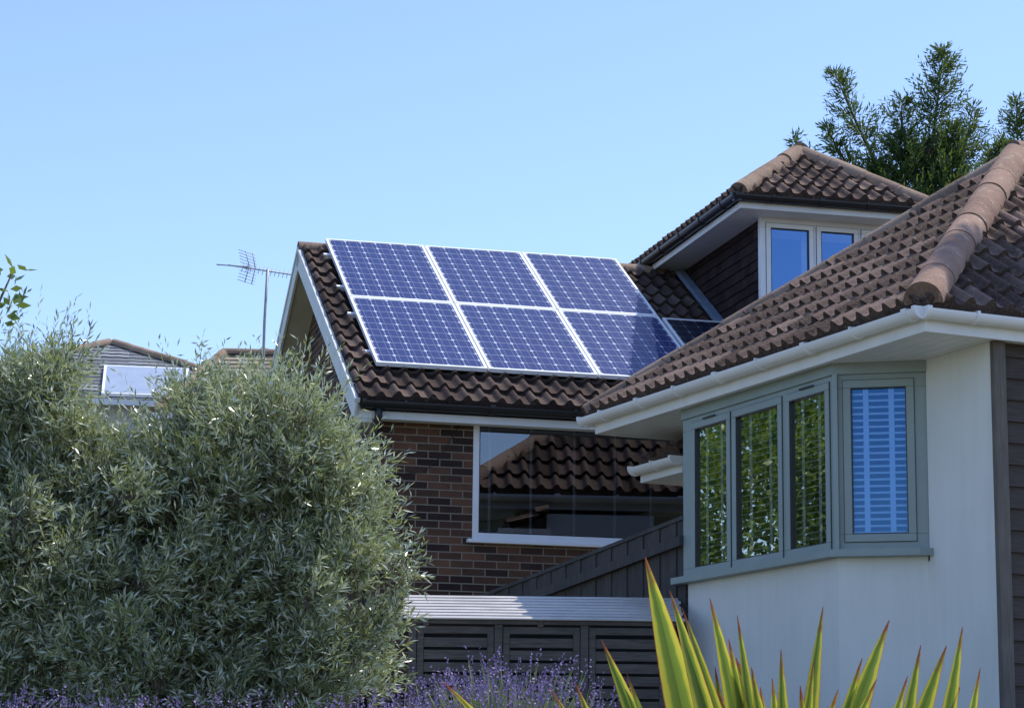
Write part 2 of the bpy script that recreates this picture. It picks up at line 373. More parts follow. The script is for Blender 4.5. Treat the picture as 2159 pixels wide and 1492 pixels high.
tiles("roof_front",[(-.24,ev_n,ev_z),(6.1,ev_n,ev_z),(6.1,rd_n,rd_z),(-.24,rd_n,rd_z)],M['tile2'],H)
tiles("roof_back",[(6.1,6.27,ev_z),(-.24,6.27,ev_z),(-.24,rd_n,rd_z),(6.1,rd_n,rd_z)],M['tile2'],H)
ridge("roof_ridge",(-.24,rd_n,rd_z-.005),(5.9,rd_n,rd_z-.005),.085,M['ridge2'],H)
sl=math.atan2(rd_z-ev_z,rd_n-ev_n)
ca,sa=math.cos(sl),math.sin(sl); LB=(rd_n-ev_n)/ca
F1=(V(0,ev_n,ev_z),V(1,0,0),V(0,ca,sa),V(0,-sa,ca)); F2=(V(0,6.27,ev_z),V(1,0,0),V(0,-ca,sa),V(0,sa,ca))
for i,F in enumerate((F1,F2)):
    boxes("barge_board_%d"%(i+1),[((-.26,-.02,-.19),(-.235,LB,-.035))],M['barge'],H,F,.003)
    boxes("verge_capping_%d"%(i+1),[((-.27,-.02,-.033),(-.225,LB,.006))],M['barge'],H,F)
    boxes("verge_soffit_%d"%(i+1),[((-.234,.0,-.17),(.02,LB-.05,-.155))],M['soffit'],H,F)
    boxes("roof_underlay_%d"%(i+1),[((-.225,.0,-.05),(6.08,LB-.02,-.02))],M['dark'],H,F)
boxes("verge_mortar",[((-.236,.02+k*.285,-.02),(-.215,.275+k*.285,.030)) for k in range(13)],M['tile2'],H,F1)
boxes("fascia",[((-.23,-.40,-.565),(6.1,-.38,-.42))],M['fascia'],H,bevel=.003)
boxes("soffit",[((-.23,-.38,-.556),(6.1,-.222,-.545))],M['fascia'],H)
boxes("eave_box_end",[((-.234,-.40,-.60),(-.10,-.21,-.566))],M['barge'],H,bevel=.003)
gutter("gutter",V(-.2,-.462,-.43),V(6.1,-.462,-.43),.058,M['black'],H,1.2)
boxes("gutter_back",[((-.2,-.405,-.50),(6.1,-.402,-.42))],M['black'],H)
tube("downpipe",[(-.06,-.46,-.47),(-.06,-.46,-.56),(-.07,-.40,-.66),(-.10,-.29,-.80),(-.10,-.26,-.9),(-.10,-.26,ZB)],[.033]*6,M['black'],H,10)
boxes("window_frame",[((wl0,-.225,wz0),(wl0+.055,-.15,wz1)),((wl0+.055,-.225,wz0),(wl1,-.15,wz0+.055)),((wl0+.055,-.225,wz1-.05),(wl1,-.15,wz1+.0)),((wl1-.055,-.2245,wz0+.055),(wl1,-.15,wz1-.05))],M['upvc'],H,bevel=.004)
boxes("window_sill",[((wl0-.05,-.275,wz0-.035),(wl1+.05,-.15,wz0-.002))],M['upvc'],H,bevel=.005)
boxes("window_gasket",[((wl0+.055,-.215,wz0+.055),(wl0+.064,-.18,wz1-.05)),((wl0+.064,-.215,wz0+.055),(wl1-.055,-.18,wz0+.064))],M['black'],H)
mk("window_glass",[V(wl0+.05,-.19,wz0+.05),V(wl1-.05,-.19,wz0+.05),V(wl1-.05,-.19,wz1-.04),V(wl0+.05,-.19,wz1-.04)],[(0,1,2,3)],M['glass'],H)
boxes("vertical_blind",[((x,-.08,wz0+.05),(x+.022,-.075,wz1-.02)) for x in (.99,1.36,1.75,2.12,2.45)],M['blind'],H)
tube("cable",[(.70,-.235,-.49),(.66,-.235,-.62),(.52,-.235,-.85),(.38,-.235,-.98),(.2,-.235,-1.0),(.02,-.235,-.98)],[.004]*6,M['black'],H,5)
SP=math.radians(31.94)
PF=(V(0,0,0),V(1,0,0),V(0,math.cos(SP),math.sin(SP)),V(0,-math.sin(SP),math.cos(SP)))
def panel(name,u0,s0,W,L,mat,nx,ny):
    fw=.026
    o,a,b,c=PF
    ob=boxes(name,[((u0,s0,-.038),(u0+W,s0+fw,0)),((u0,s0+L-fw,-.038),(u0+W,s0+L,0)),((u0,s0+fw,-.038),(u0+fw,s0+L-fw,0)),((u0+W-fw,s0+fw,-.038),(u0+W,s0+L-fw,0))],M['alu'],H,PF,.002)
    P=lambda x,y:o+a*x+b*y+c*(-.005)
    m=.012
    x0,x1,y0,y1=u0+fw,u0+W-fw,s0+fw,s0+L-fw
    mx=m/((W-2*fw)/nx);my=m/((L-2*fw)/ny)
    mk(name+"_cells",[P(x0,y0),P(x1,y0),P(x1,y1),P(x0,y1)],[(0,1,2,3)],mat,H,uvs=[(-mx,-my),(nx+mx,-my),(nx+mx,ny+my),(-mx,ny+my)])
k=1
for r in range(2):
    for q in range(3):
        panel("solar_panel_%d"%k,q*1.006,r*1.675,.992,1.655,M['pv'],6,10);k+=1
panel("solar_panel_7",3.035,.0,.62,1.62,M['pvshade'],4,10)
boxes("panel_rails",[((-.06,s,-.085),(3.03,s+.04,-.040)) for s in (.35,1.3,2.03,2.95)],M['alu'],H,PF)
du0,du1,dn0=3.36,5.30,.12; dz=1.80; dau=(du0+du1)/2; dan=dn0+(du1-du0)/2; daz=2.50
tiles("dormer_roof_front",[(du0,dn0,dz),(du1,dn0,dz),(dau,dan,daz)],M['tile'],H,.15,.24)
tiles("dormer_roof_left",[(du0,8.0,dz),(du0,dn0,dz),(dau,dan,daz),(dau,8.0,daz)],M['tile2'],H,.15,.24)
tiles("dormer_roof_right",[(du1,dn0,dz),(du1,8.0,dz),(dau,8.0,daz),(dau,dan,daz)],M['tile'],H,.15,.24)
ridge("dormer_hip_left",(du0+.02,dn0+.02,dz+.03),(dau,dan,daz+.03),.09,M['ridge2'],H,.36)
ridge("dormer_hip_right",(du1-.02,dn0+.02,dz+.03),(dau,dan,daz+.03),.09,M['ridge2'],H,.36)
ridge("dormer_ridge",(dau,dan-.05,daz+.03),(dau,8,daz+.03),.09,M['ridge2'],H)
boxes("dormer_fascia",[((du0+.04,dn0+.04,1.665),(du1-.04,dn0+.06,1.775)),((du0+.04,dn0+.06,1.665),(du0+.06,7.9,1.775)),((du1-.06,dn0+.06,1.665),(du1-.04,7.9,1.775))],M['fascia'],H,bevel=.003)
boxes("dormer_soffit",[((du0+.06,dn0+.06,1.672),(du1-.06,7.9,1.684))],M['fascia'],H)
gutter("dormer_gutter_front",V(du0-.03,dn0-.01,1.775),V(du1+.03,dn0-.01,1.775),.055,M['black'],H,.75)
gutter("dormer_gutter_left",V(du0-.01,dn0-.03,1.777),V(du0-.01,5,1.777),.055,M['black'],H,1.0)
boxes("dormer_gutter_board",[((du0-.01,dn0+.036,1.725),(du1,dn0+.039,1.80)),((du0+.036,dn0,1.725),(du0+.039,7.9,1.80))],M['black'],H)
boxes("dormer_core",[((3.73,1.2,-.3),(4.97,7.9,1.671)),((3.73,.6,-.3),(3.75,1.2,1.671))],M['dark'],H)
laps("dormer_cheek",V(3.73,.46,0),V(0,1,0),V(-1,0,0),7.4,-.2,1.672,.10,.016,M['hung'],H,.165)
boxes("dormer_lead_flashing",[((3.62,.75,-.075),(3.705,3.35,-.03)) ],M['lead'],H,PF)
winframe("dormer_window",H,V(3.70,.44,0),V(1,0,0),V(0,1,0),1.30,.55,1.672,[(.10,.48),(.60,.93),(1.05,1.2)],.62,1.575,M['upvc'],M['glass2'],.08,.045)
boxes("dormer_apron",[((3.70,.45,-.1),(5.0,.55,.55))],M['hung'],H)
boxes("dormer_curtain",[((3.74,.70,.6),(3.86,.72,1.65)),((4.2,.70,.6),(4.27,.72,1.65))],M['blind'],H)

# ============================================================ BUNGALOW
BO=V(2.9636,14.6811,2.9688); PS2=.4272
B=empty("rendered_bungalow",BO,PS2)
bz=-2.9
ez=.14; ex=-.62; n0,n1=-.18,4.42; apx=V(1.83,2.12,1.93); RX=7.0
tiles("roof_side",[(ex,n1,ez),(ex,n0,ez),apx],M['tile'],B)
tiles("roof_front",[(ex,n0,ez),(RX,n0,ez),(RX,apx[1],apx[2]),apx],M['tile'],B)
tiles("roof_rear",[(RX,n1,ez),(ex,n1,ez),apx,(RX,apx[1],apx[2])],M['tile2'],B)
ridge("hip_ridge_near",(ex+.03,n0+.03,ez+.05),apx+V(0,0,.04),.118,M['ridge'],B,.40)
ridge("hip_ridge_far",(ex+.03,n1-.03,ez+.04),apx+V(0,0,.03),.085,M['ridge2'],B,.40)
ridge("main_ridge",apx+V(-.03,0,.04),(RX,apx[1],apx[2]+.04),.11,M['ridge'],B)
boxes("fascia",[((-.56,-.12,-.012),(-.535,4.36,.125)),((-.535,-.12,-.012),(RX,-.095,.125)),((-.535,4.335,-.012),(RX,4.36,.125))],M['fascia'],B,bevel=.003)
it=[]
for k in range(6): it.append(((-.534+k*.095,-.094,.0),(-.534+k*.095+.091,4.334,.012)))
it2=[((.04,-.094,.0),(RX,-.003,.012)),((.04,3.8,.0),(RX,4.334,.012))]
boxes("soffit_boards",it+it2,M['fascia'],B)
boxes("ceiling",[((-.53,-.09,.014),(RX,4.33,.03))],M['dark'],B)
gutter("gutter_side",V(-.612,4.44,.115),V(-.612,-.17,.115),.058,M['upvc'],B,.95)
gutter("gutter_front",V(-.60,-.172,.113),V(RX,-.172,.113),.058,M['upvc'],B,.95)
gutter("gutter_rear",V(-.60,4.412,.113),V(RX,4.412,.113),.058,M['upvc'],B,.95)
boxes("side_wall",[((0,.0,bz),(.24,.70,-.001)),((0,3.5,bz),(.24,3.8,-.001)),((.0,.70,bz),(.24,3.5,-1.3))],M['render'],B)
boxes("rear_wall",[((.24,3.56,bz),(RX-.3,3.8,-.001))],M['render'],B)
boxes("front_wall",[((.24,.02,bz),(RX-.3,.24,-.001))],M['render'],B)
boxes("end_wall",[((RX-.3,.0,bz),(RX-.05,3.8,-.001))],M['render'],B)
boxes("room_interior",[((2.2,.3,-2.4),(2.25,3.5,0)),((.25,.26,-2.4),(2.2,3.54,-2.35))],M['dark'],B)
laps("timber_cladding",V(.087,-.004,0),V(1,0,0),V(0,-1,0),RX-.4,-2.25,-.002,.135,.022,M['timber'],B)
boxes("corner_post",[((-.004,-.045,-2.28),(.085,.0-.002,-.002))],M['post'],B,bevel=.004)
boxes("plinth",[((-.03,-.12,-2.34),(RX-.3,-.046,-2.262))],M['paving'],B,bevel=.004)
bay=[(0.002,.72),(-.44,1.09),(-.44,3.09),(0.002,3.44)]
prism("bay_wall",bay,bz,-1.26,M['render'],B)
prism("bay_sill",[(-.002,.655),(-.10,.665),(-.53,1.05),(-.53,3.19),(-.002,3.55)],-1.268,-1.222,M['sage'],B)
prism("bay_head",[(-.002,.69),(-.475,1.073),(-.475,3.13),(-.002,3.5)],-.075,-.001,M['sage'],B)
o=V(-.47,1.08,0)
winframe("bay_front",B,o,V(0,1,0),V(1,0,0),2.05,-1.222,-.075,[(.10,.55),(.70,1.27),(1.40,1.86)],-1.165,-.165,M['sage'],M['glass3'],.07,.05)
sd=V(-.002,.70,0)-o; sL=np.linalg.norm(sd); sd/=sL; inn=V(sd[1],-sd[0],0); inn=inn if inn[0]>0 else -inn
winframe("bay_side",B,o+sd*.002,sd,inn,sL,-1.222,-.075,[(.115,sL-.13)],-1.12,-.165,M['sage'],M['glass4'],.07,.05)
fo=V(-.47,3.13,0); fd=V(-.002,3.5,0)-fo; fL=np.linalg.norm(fd); fd/=fL; fin=V(fd[1],-fd[0],0); fin=fin if fin[0]>0 else -fin
winframe("bay_far",B,fo+fd*.002,fd,fin,fL,-1.222,-.075,[(.115,fL-.13)],-1.12,-.165,M['sage'],M['glass2'],.07,.05)
prism("bay_corner_post",[(-.472,1.078),(-.46,1.04),(-.40,1.10),(-.41,1.13)],-1.222,-.075,M['sage'],B)
def blinds(tag,o,ax,inn,panes,z0,z1,off,tilt,step,lip=.006):
    tp=[]
    ct,st=math.cos(tilt),math.sin(tilt)
    vs=[];fs=[]
    for a,b in panes:
        z=z0
        while z<z1:
            k=len(vs); A=o+ax*(a-.02)+V(0,0,z); Bq=o+ax*(b+.02)+V(0,0,z)
            for P in (A,Bq):
                vs+=[P+inn*off,P+inn*off+V(0,0,lip),P+inn*(off+.034*ct)+V(0,0,.034*st)]
            fs+=[(k,k+3,k+4,k+1),(k+1,k+4,k+5,k+2)]; z+=step
        w=b-a
        for t in (.27,.73): tp.append(((a+w*t-.018,off-.008,z0),(a+w*t+.018,off-.006,z1)))
    mk(tag+"_blind_slats",vs,fs,M['blind'],B)
    boxes(tag+"_blind_tapes",tp,M['blind'],B,(o,ax,inn,V(0,0,1)))
blinds("bay_front",o,V(0,1,0),V(1,0,0),[(.10,.55),(.70,1.27),(1.40,1.86)],-1.2,-.1,.045,.12,.043)
blinds("bay_side",o,sd,inn,[(.115,sL-.13)],-1.2,-.1,.042,.30,.043,.014)
boxes("window_handles",[((-.483,1.30,-.118),(-.474,1.48,-.105)),((-.483,2.62,-.118),(-.474,2.80,-.105))],M['black'],B,bevel=.003)
tiles("lobby_roof",[(-.10,4.50,-.20),(-.10,3.82,-.20),(.30,3.82,-.04),(.30,4.50,-.04)],M['tile'],B)
gutter("lobby_gutter",V(-.14,4.50,-.23),V(-.14,3.82,-.23),.055,M['upvc'],B)
boxes("lobby_wall",[((.27,3.81,bz),(1.3,4.38,-.06))],M['render'],B)
boxes("lobby_fascia",[((-.09,3.82,-.34),(-.07,4.50,-.22)),((-.07,4.48,-.34),(.3,4.50,-.22)),((-.07,3.82,-.34),(.27,4.478,-.33))],M['fascia'],B)

# ============================================================ GROUND
def gz(y,x=0):
    t=min(max((y-3)/10.,0),1); return -1.6+2.1*(t*t*(3-2*t))
xs=np.concatenate([[-900,-300,-100,-40],np.linspace(-20,20,21),[40,100,300,900]]); ys=np.concatenate([[-900,-200,-50,-15],np.linspace(-5,30,36),[45,80,200,500,1500]])
vs=[V(x,y,gz(y)) for y in ys for x in xs]; nx=len(xs)
mk("ground",vs,[(j*nx+i,j*nx+i+1,(j+1)*nx+i+1,(j+1)*nx+i) for j in range(len(ys)-1) for i in range(nx-1)],M['grass'],None,True)

# ============================================================ FENCE
fn=V(1.28,17.35,0); ff=V(-.37,20.02,0); fdv=ff-fn; FL=np.linalg.norm(fdv); fdv/=FL
fo_=V(fdv[1],-fdv[0],0)
Fe=empty("timber_fence",(0,0,0))
n=int(FL/.105)
def ftop(s): return 2.17+(1.765-2.17)*s/FL
vs=[];fs=[]
def slab(vs,fs,s0,s1,d0,d1,zb):
    k=len(vs)
    for d in (d0,d1):
        for s,z in ((s0,zb),(s1,zb),(s1,ftop(s1)),(s0,ftop(s0))): vs.append(fn+fdv*s-fo_*d*1.0+V(0,0,z))
    fs+= [(k,k+1,k+2,k+3),(k+7,k+6,k+5,k+4),(k,k+4,k+5,k+1),(k+1,k+5,k+6,k+2),(k+2,k+6,k+7,k+3),(k+3,k+7,k+4,k)]
for i in range(n+1):
    s=i*.105; slab(vs,fs,s,min(s+.095,FL),0+(i%2)*.008,.018+(i%2)*.008,.2)
mk("boards",vs,fs,M['fence'],Fe)
vs=[];fs=[]
for i in range(2):
    s0=0;s1=FL;k=len(vs);zo=-.12-.75*i
    for d in (.03,.07):
        for s,z in ((s0,ftop(s0)+zo-.07),(s1,ftop(s1)+zo-.07),(s1,ftop(s1)+zo),(s0,ftop(s0)+zo)): vs.append(fn+fdv*s-fo_*d+V(0,0,z))
    fs+= [(k,k+1,k+2,k+3),(k+7,k+6,k+5,k+4),(k,k+4,k+5,k+1),(k+1,k+5,k+6,k+2),(k+2,k+6,k+7,k+3),(k+3,k+7,k+4,k)]
k=len(vs)
for d in (-.015,.035):
    for s in (0,FL):
        for z in (.002,.03): vs.append(fn+fdv*s-fo_*d+V(0,0,ftop(s)+z))
fs+=[(k,k+2,k+3,k+1),(k+4,k+5,k+7,k+6),(k+1,k+3,k+7,k+5),(k,k+4,k+6,k+2),(k,k+1,k+5,k+4),(k+2,k+6,k+7,k+3)]
mk("rails",vs,fs,M['fence'],Fe)

# ============================================================ SLATTED STORE
St=empty("slatted_bin_store",(-.70,16.9,0),.0)
gnd=.2
posts=[0.0,.60,1.20,1.80]
it=[]
for x in posts: it.append(((x,0,gnd),(x+.055,.055,1.365)))
it+=[((-.02,-.012,1.365),(1.90,.05,1.405))]
it+=[((0,.46,gnd),(.055,.51,1.52)),((1.8,.46,gnd),(1.855,.51,1.52))]
boxes("posts",it,M['shed'],St,bevel=.003)
it=[]
for q in range(3):
    x0=posts[q]+.06; x1=posts[q+1]-.005
    it+=[((x0,.008,gnd+.05),(x0+.045,.04,1.35)),((x1-.045,.008,gnd+.05),(x1,.04,1.35))]
    it+=[((x0+.045,.010,1.30),(x1-.045,.038,1.35))]
    z=gnd+.06
    while z<1.27:
        it.append(((x0+.046,.014,z),(x1-.046,.032,z+.066))); z+=.086
boxes("slatted_doors",it,M['shed'],St,bevel=.002)
boxes("inner_panel",[((.06,.40,gnd),(1.8,.42,1.40))],M['dark'],St)
boxes("side_slats",[((.012,.06,gnd+.06+k*.086),(.03,.45,gnd+.13+k*.086)) for k in range(13)],M['shed'],St)
ra=math.atan2(.19,.5)
RF=(V(0,0,1.408),V(1,0,0),V(0,math.cos(ra),math.sin(ra)),V(0,-math.sin(ra),math.cos(ra)))
it=[((-.06+random.uniform(-.01,.01),-.04+k*.075,.0),(1.92+random.uniform(-.01,.01),-.04+k*.075+.050,.012)) for k in range(8)]
boxes("slatted_roof",it,M['shedroof'],St,RF,.003)
boxes("roof_bearers",[((x,-.03,-.05),(x+.04,.54,-.003)) for x in (.1,.9,1.7)],M['shed'],St,RF)

# ============================================================ BACKGROUND HOUSES
def hiproof(name,cx,cy,rot,hw,hd,ze,zr,mat,rl=0):
    E=empty(name,(cx,cy,0),rot)
    vs=[V(-hw,-hd,ze),V(hw,-hd,ze),V(hw,hd,ze),V(-hw,hd,ze),V(-rl,0,zr),V(rl,0,zr)]
    kw=dict(period=.3,gauge=.25,A=.006,thick=.02)
    tiles("roof_front",[vs[0],vs[1],vs[5],vs[4]],mat,E,**kw); tiles("roof_right",[vs[1],vs[2],vs[5]],mat,E,**kw)
    mk("roof_back",vs,[(2,3,4,5),(3,0,4),(3,2,1,0)],mat,E)
    boxes("walls",[((-hw+.4,-hd+.4,.3),(hw-.4,hd-.4,ze-.01))],M['bgwall'],E)
    boxes("gutters",[((-hw-.05,-hd-.08,ze-.12),(hw+.05,-hd,ze-.01))],M['upvc'],E)
    for i,(a,b) in enumerate(((0,4),(1,5),(2,5),(3,4))): ridge("hip_%d"%i,vs[a]+V(0,0,.04),vs[b]+V(0,0,.04),.11,M['ridge2'],E)
    if rl>.3: ridge("ridge_line",vs[4]+V(0,0,.04),vs[5]+V(0,0,.04),.11,M['ridge2'],E)
    return E
E=hiproof("slate_roof_house",-8.9,52.6,.15,4.4,3.6,8.5,10.35,M['slate'],.05)
tp=math.atan2(1.85,3.6)
TF=(V(0,-3.6,8.5),V(1,0,0),V(0,math.cos(tp),math.sin(tp)),V(0,-math.sin(tp),math.cos(tp)))
boxes("solar_thermal_panel",[((-.1,.1,.03),(1.7,2.1,.1))],M['alu'],E,TF)
boxes("solar_thermal_glass",[((-.04,.16,.101),(1.64,2.04,.105))],M['thermal'],E,TF)
E2=hiproof("tiled_roof_house",-3.9,48.5,.0,2.9,3.2,7.6,9.35,M['bgtile'],2.0)
boxes("chimney",[((-.05,-.5,8.2),(.55,.1,9.6))],M['redbrick'],E2)
A=empty("tv_aerial",(-4.72,45,0))
tube("mast",[(0,0,.5),(.0,0,9.3),(.03,0,10.35)],[.028]*3,M['metal'],A)
bz_=10.33
tube("boom",[(-.72,-.1,bz_+.07),(.56,.1,bz_-.07)],[.014]*2,M['metal'],A,6)
for k in range(14):
    t=.22+.78*k/13; x=-.72+1.28*t; y=-.1+.2*t; z=bz_+.07-.14*t; h=.09
    tube("element_%d"%k,[(x-.02,y-.03,z-h),(x+.02,y+.03,z+h)],[.006]*2,M['metal'],A,4)
for sgn in (-1,1):
    for k in range(5):
        z=bz_+.06+sgn*(.05+.06*k); x=-.45-.0*k
        tube("reflector_%d_%d"%(sgn,k),[(x-.02-.012*k,-.2,z),(x+.25-.012*k,.25,z)],[.006]*2,M['metal'],A,4)
    tube("reflector_arm_%d"%sgn,[(-.32,-.03,bz_+.06),(-.40,-.03,bz_+.06+sgn*.31)],[.009]*2,M['metal'],A,4)
    tube("reflector_arm_b%d"%sgn,[(-.22,.1,bz_+.06),(-.28,.1,bz_+.06+sgn*.31)],[.009]*2,M['metal'],A,4)
tube("second_boom",[(-.95,0,bz_+.10),(-.3,0,bz_+.06)],[.012]*2,M['metal'],A,6)

# ============================================================ FOLIAGE
def leaves(name,base,dirs,length,width,mat,parent,tint,droop=0):
    n=len(base); d=dirs/np.linalg.norm(dirs,axis=1,keepdims=True)
    r=rng.normal(size=(n,3)); s=np.cross(d,r); s/=np.linalg.norm(s,axis=1,keepdims=True)
    L=length[:,None]; W=width[:,None]
    v=np.empty((n,4,3)); v[:,0]=base; v[:,1]=base+d*L*.5+s*W*.5; v[:,2]=base+d*L+V(0,0,-1)*L*droop; v[:,3]=base+d*L*.5-s*W*.5
    me=bpy.data.meshes.new(name); me.vertices.add(n*4); me.vertices.foreach_set("co",v.ravel())
    me.loops.add(n*4); me.loops.foreach_set("vertex_index",np.arange(n*4,dtype=np.int32))
    me.polygons.add(n); me.polygons.foreach_set("loop_start",np.arange(0,n*4,4,dtype=np.int32)); me.update(calc_edges=True)
    me.materials.append(mat); a=me.attributes.new("tint","FLOAT","FACE"); a.data.foreach_set("value",tint.astype(np.float32))
    return link(bpy.data.objects.new(name,me),parent)
def unit(v): return v/np.linalg.norm(v,axis=-1,keepdims=True)

# olive tree: lobes of the crown (x,y,z,r)
OT=empty("olive_tree",(0,0,0))
lob=[(-2.15,10.5,1.72,.29),(-1.37,10.5,1.52,.28),(-1.03,10.4,1.57,.26),(-1.76,10.6,1.34,.26),(-.90,10.5,1.32,.28),
 (-.82,10.45,.98,.31),(-1.74,10.4,1.0,.44),(-1.33,10.5,1.1,.43),(-2.06,10.5,1.2,.42),(-2.5,10.6,1.5,.4),(-.92,10.5,.55,.35),(-1.6,10.4,.5,.46),(-2.2,10.5,.6,.46)]
sb=[];sd_=[];sl_=[];ct_=[]
for (x,y,z,r) in lob:
    nc=int(16+r*62); qc=unit(rng.normal(size=(nc,3))); cc=V(x,y,z)+qc*(r*rng.uniform(.35,1.12,nc))[:,None]; cr=rng.uniform(.05,.10,nc)
    per=int(2300*r*r/.5/nc)+12
    for j in range(nc):
        q=unit(rng.normal(size=(per,3))); rad=cr[j]*rng.random(per)**.45
        main=unit(qc[j]*.45+V(rng.normal()*.35,rng.normal()*.3,.65))
        sb.append(cc[j]+q*rad[:,None]); sd_.append(unit(q*.35+main*.8+rng.normal(size=(per,3))*.36)); sl_.append(rng.uniform(.08,.17,per)*rng.uniform(.9,1.7)); ct_.append(np.full(per,rng.random()))
sb=np.concatenate(sb);sd_=np.concatenate(sd_);sl_=np.concatenate(sl_);ct_=np.concatenate(ct_)
K=17; t=np.linspace(.05,1,K)
base=(sb[:,None,:]+sd_[:,None,:]*(sl_[:,None]*t[None,:])[:,:,None]).reshape(-1,3)
dd=(sd_[:,None,:]*.8+rng.normal(size=(len(sb),K,3))*.5).reshape(-1,3)
n=len(base); tint=np.clip(np.repeat(ct_,K)*.45+rng.random(n)*.75-.15,0,1)
leaves("leaves",base,dd,rng.uniform(.034,.060,n),rng.uniform(.0065,.0105,n),M['olive'],OT,tint)
m_=len(sb); v=np.empty((m_,4,3)); v[:,0]=sb-sd_*.05+V(.002,0,0); v[:,1]=sb-sd_*.05-V(.002,0,0); v[:,2]=sb+sd_*sl_[:,None]-V(.0006,0,0); v[:,3]=sb+sd_*sl_[:,None]+V(.0006,0,0)
mk("twigs",v.reshape(-1,3),[(4*i,4*i+1,4*i+2,4*i+3) for i in range(m_)],M['bark'],OT)
ns=280; bx=[];bd=[]
for i in range(ns):
    c=lob[rng.integers(0,6)]; q=unit(V(rng.normal()*.9,rng.normal()*.5,abs(rng.normal())+.35)); p=V(*c[:3])+q*c[3]*.95; dr=unit(q*.6+V(rng.normal()*.3,rng.normal()*.2,1.0)); Ls=rng.uniform(.15,.34)
    for k in range(17):
        bx.append(p+dr*Ls*k/16); bd.append(dr*.8+rng.normal(size=3)*.45)
bx=np.array(bx);bd=np.array(bd);n=len(bx)
leaves("shoots",bx,bd,rng.uniform(.028,.048,n),rng.uniform(.006,.0095,n),M['olive'],OT,rng.random(n))
tube("trunk",[(-1.45,10.5,-.1),(-1.42,10.5,.25),(-1.5,10.5,.6),(-1.45,10.5,.95)],[.13,.10,.085,.05],M['bark'],OT,10)
for i,(x,y,z,r) in enumerate(lob[:11]):
    tube("limb_%d"%i,[(-1.46,10.5,.35+.03*i),((x-1.46)/2,(y+10.5)/2,(z+.5)/2+.1),(x,y,z),(x*1.0+.1*r,y,z+r*.8)],[.05,.032,.018,.005],M['bark'],OT,6)

# conifer
def plume(bs,ds,ls,ws,ti,p0,p1,bend,w,n):
    p0=np.array(p0);p1=np.array(p1)
    m=p0*.5+p1*.5+np.array(bend)
    def P(t): return p0*(1-t)**2+m*2*t*(1-t)+p1*t**2
    for i in range(n):
        t=rng.random()**.75; c=P(t); tan=unit(P(min(t+.03,1.02))-P(t))
        side=unit(np.cross(tan,rng.normal(size=3))); out=unit(side*1.0+tan*rng.uniform(.10,.75))
        sp=(w*(1-t)**.8+.12)*rng.uniform(.3,1.3)
        tt=rng.random(); pw=unit(np.cross(out,rng.normal(size=3)))
        m2=max(6,int(sp*36)); cur=unit(tan+V(0,0,.4))
        for k in range(m2):
            f=(k+.5)/m2; sg=1 if k%2 else -1
            q=c+out*sp*f+cur*sp*.28*f*f
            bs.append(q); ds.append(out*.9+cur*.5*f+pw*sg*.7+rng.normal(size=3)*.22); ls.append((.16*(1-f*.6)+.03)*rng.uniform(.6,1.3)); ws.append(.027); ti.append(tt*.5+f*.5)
def conifer(name,plumes,trunk):
    T=empty(name,(0,0,0)); bs=[];ds=[];ls=[];ws=[];ti=[]
    for i,(p0,p1,bd,w,n) in enumerate(plumes):
        plume(bs,ds,ls,ws,ti,p0,p1,bd,w*1.2,int(n*1.25))
        p0=np.array(p0);p1=np.array(p1);m=p0*.5+p1*.5+np.array(bd)
        tube("branch_%d"%i,[p0*(1-t)**2+m*2*t*(1-t)+p1*t**2 for t in (0,.25,.5,.75,1)],[.05,.04,.03,.02,.006],M['bark'],T,5)
    leaves("foliage",np.array(bs),np.array(ds),np.array(ls),np.array(ws),M['conifer'],T,np.clip(np.array(ti),0,1))
    tube("trunk",trunk,[.3,.22,.1],M['bark'],T,8)
Y=38
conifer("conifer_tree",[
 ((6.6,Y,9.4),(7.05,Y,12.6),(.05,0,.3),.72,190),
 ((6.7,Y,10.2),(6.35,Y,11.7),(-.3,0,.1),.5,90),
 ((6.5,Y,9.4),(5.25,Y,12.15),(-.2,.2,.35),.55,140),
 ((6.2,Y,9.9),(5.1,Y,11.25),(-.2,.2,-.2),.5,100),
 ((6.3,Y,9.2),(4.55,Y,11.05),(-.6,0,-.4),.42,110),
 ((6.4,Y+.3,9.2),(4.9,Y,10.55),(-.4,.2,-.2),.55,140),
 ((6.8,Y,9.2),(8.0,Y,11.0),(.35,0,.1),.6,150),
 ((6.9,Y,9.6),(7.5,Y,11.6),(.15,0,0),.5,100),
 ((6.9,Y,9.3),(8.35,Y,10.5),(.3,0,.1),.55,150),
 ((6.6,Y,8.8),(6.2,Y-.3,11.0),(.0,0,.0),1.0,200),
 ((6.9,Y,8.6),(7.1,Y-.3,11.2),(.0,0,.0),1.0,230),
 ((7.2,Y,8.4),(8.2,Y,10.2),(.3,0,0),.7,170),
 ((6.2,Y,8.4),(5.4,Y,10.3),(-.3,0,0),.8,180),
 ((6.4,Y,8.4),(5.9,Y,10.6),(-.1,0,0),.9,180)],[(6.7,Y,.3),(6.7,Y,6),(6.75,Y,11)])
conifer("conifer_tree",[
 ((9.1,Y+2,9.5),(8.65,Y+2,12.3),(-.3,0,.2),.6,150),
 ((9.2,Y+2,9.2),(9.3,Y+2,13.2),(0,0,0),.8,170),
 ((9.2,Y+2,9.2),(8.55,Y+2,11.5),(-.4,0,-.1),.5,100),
 ((9.0,Y+2,8.8),(8.5,Y+2,10.8),(-.3,0,0),.6,110)],[(9.1,Y+2,.3),(9.1,Y+2,6),(9.1,Y+2,11)])
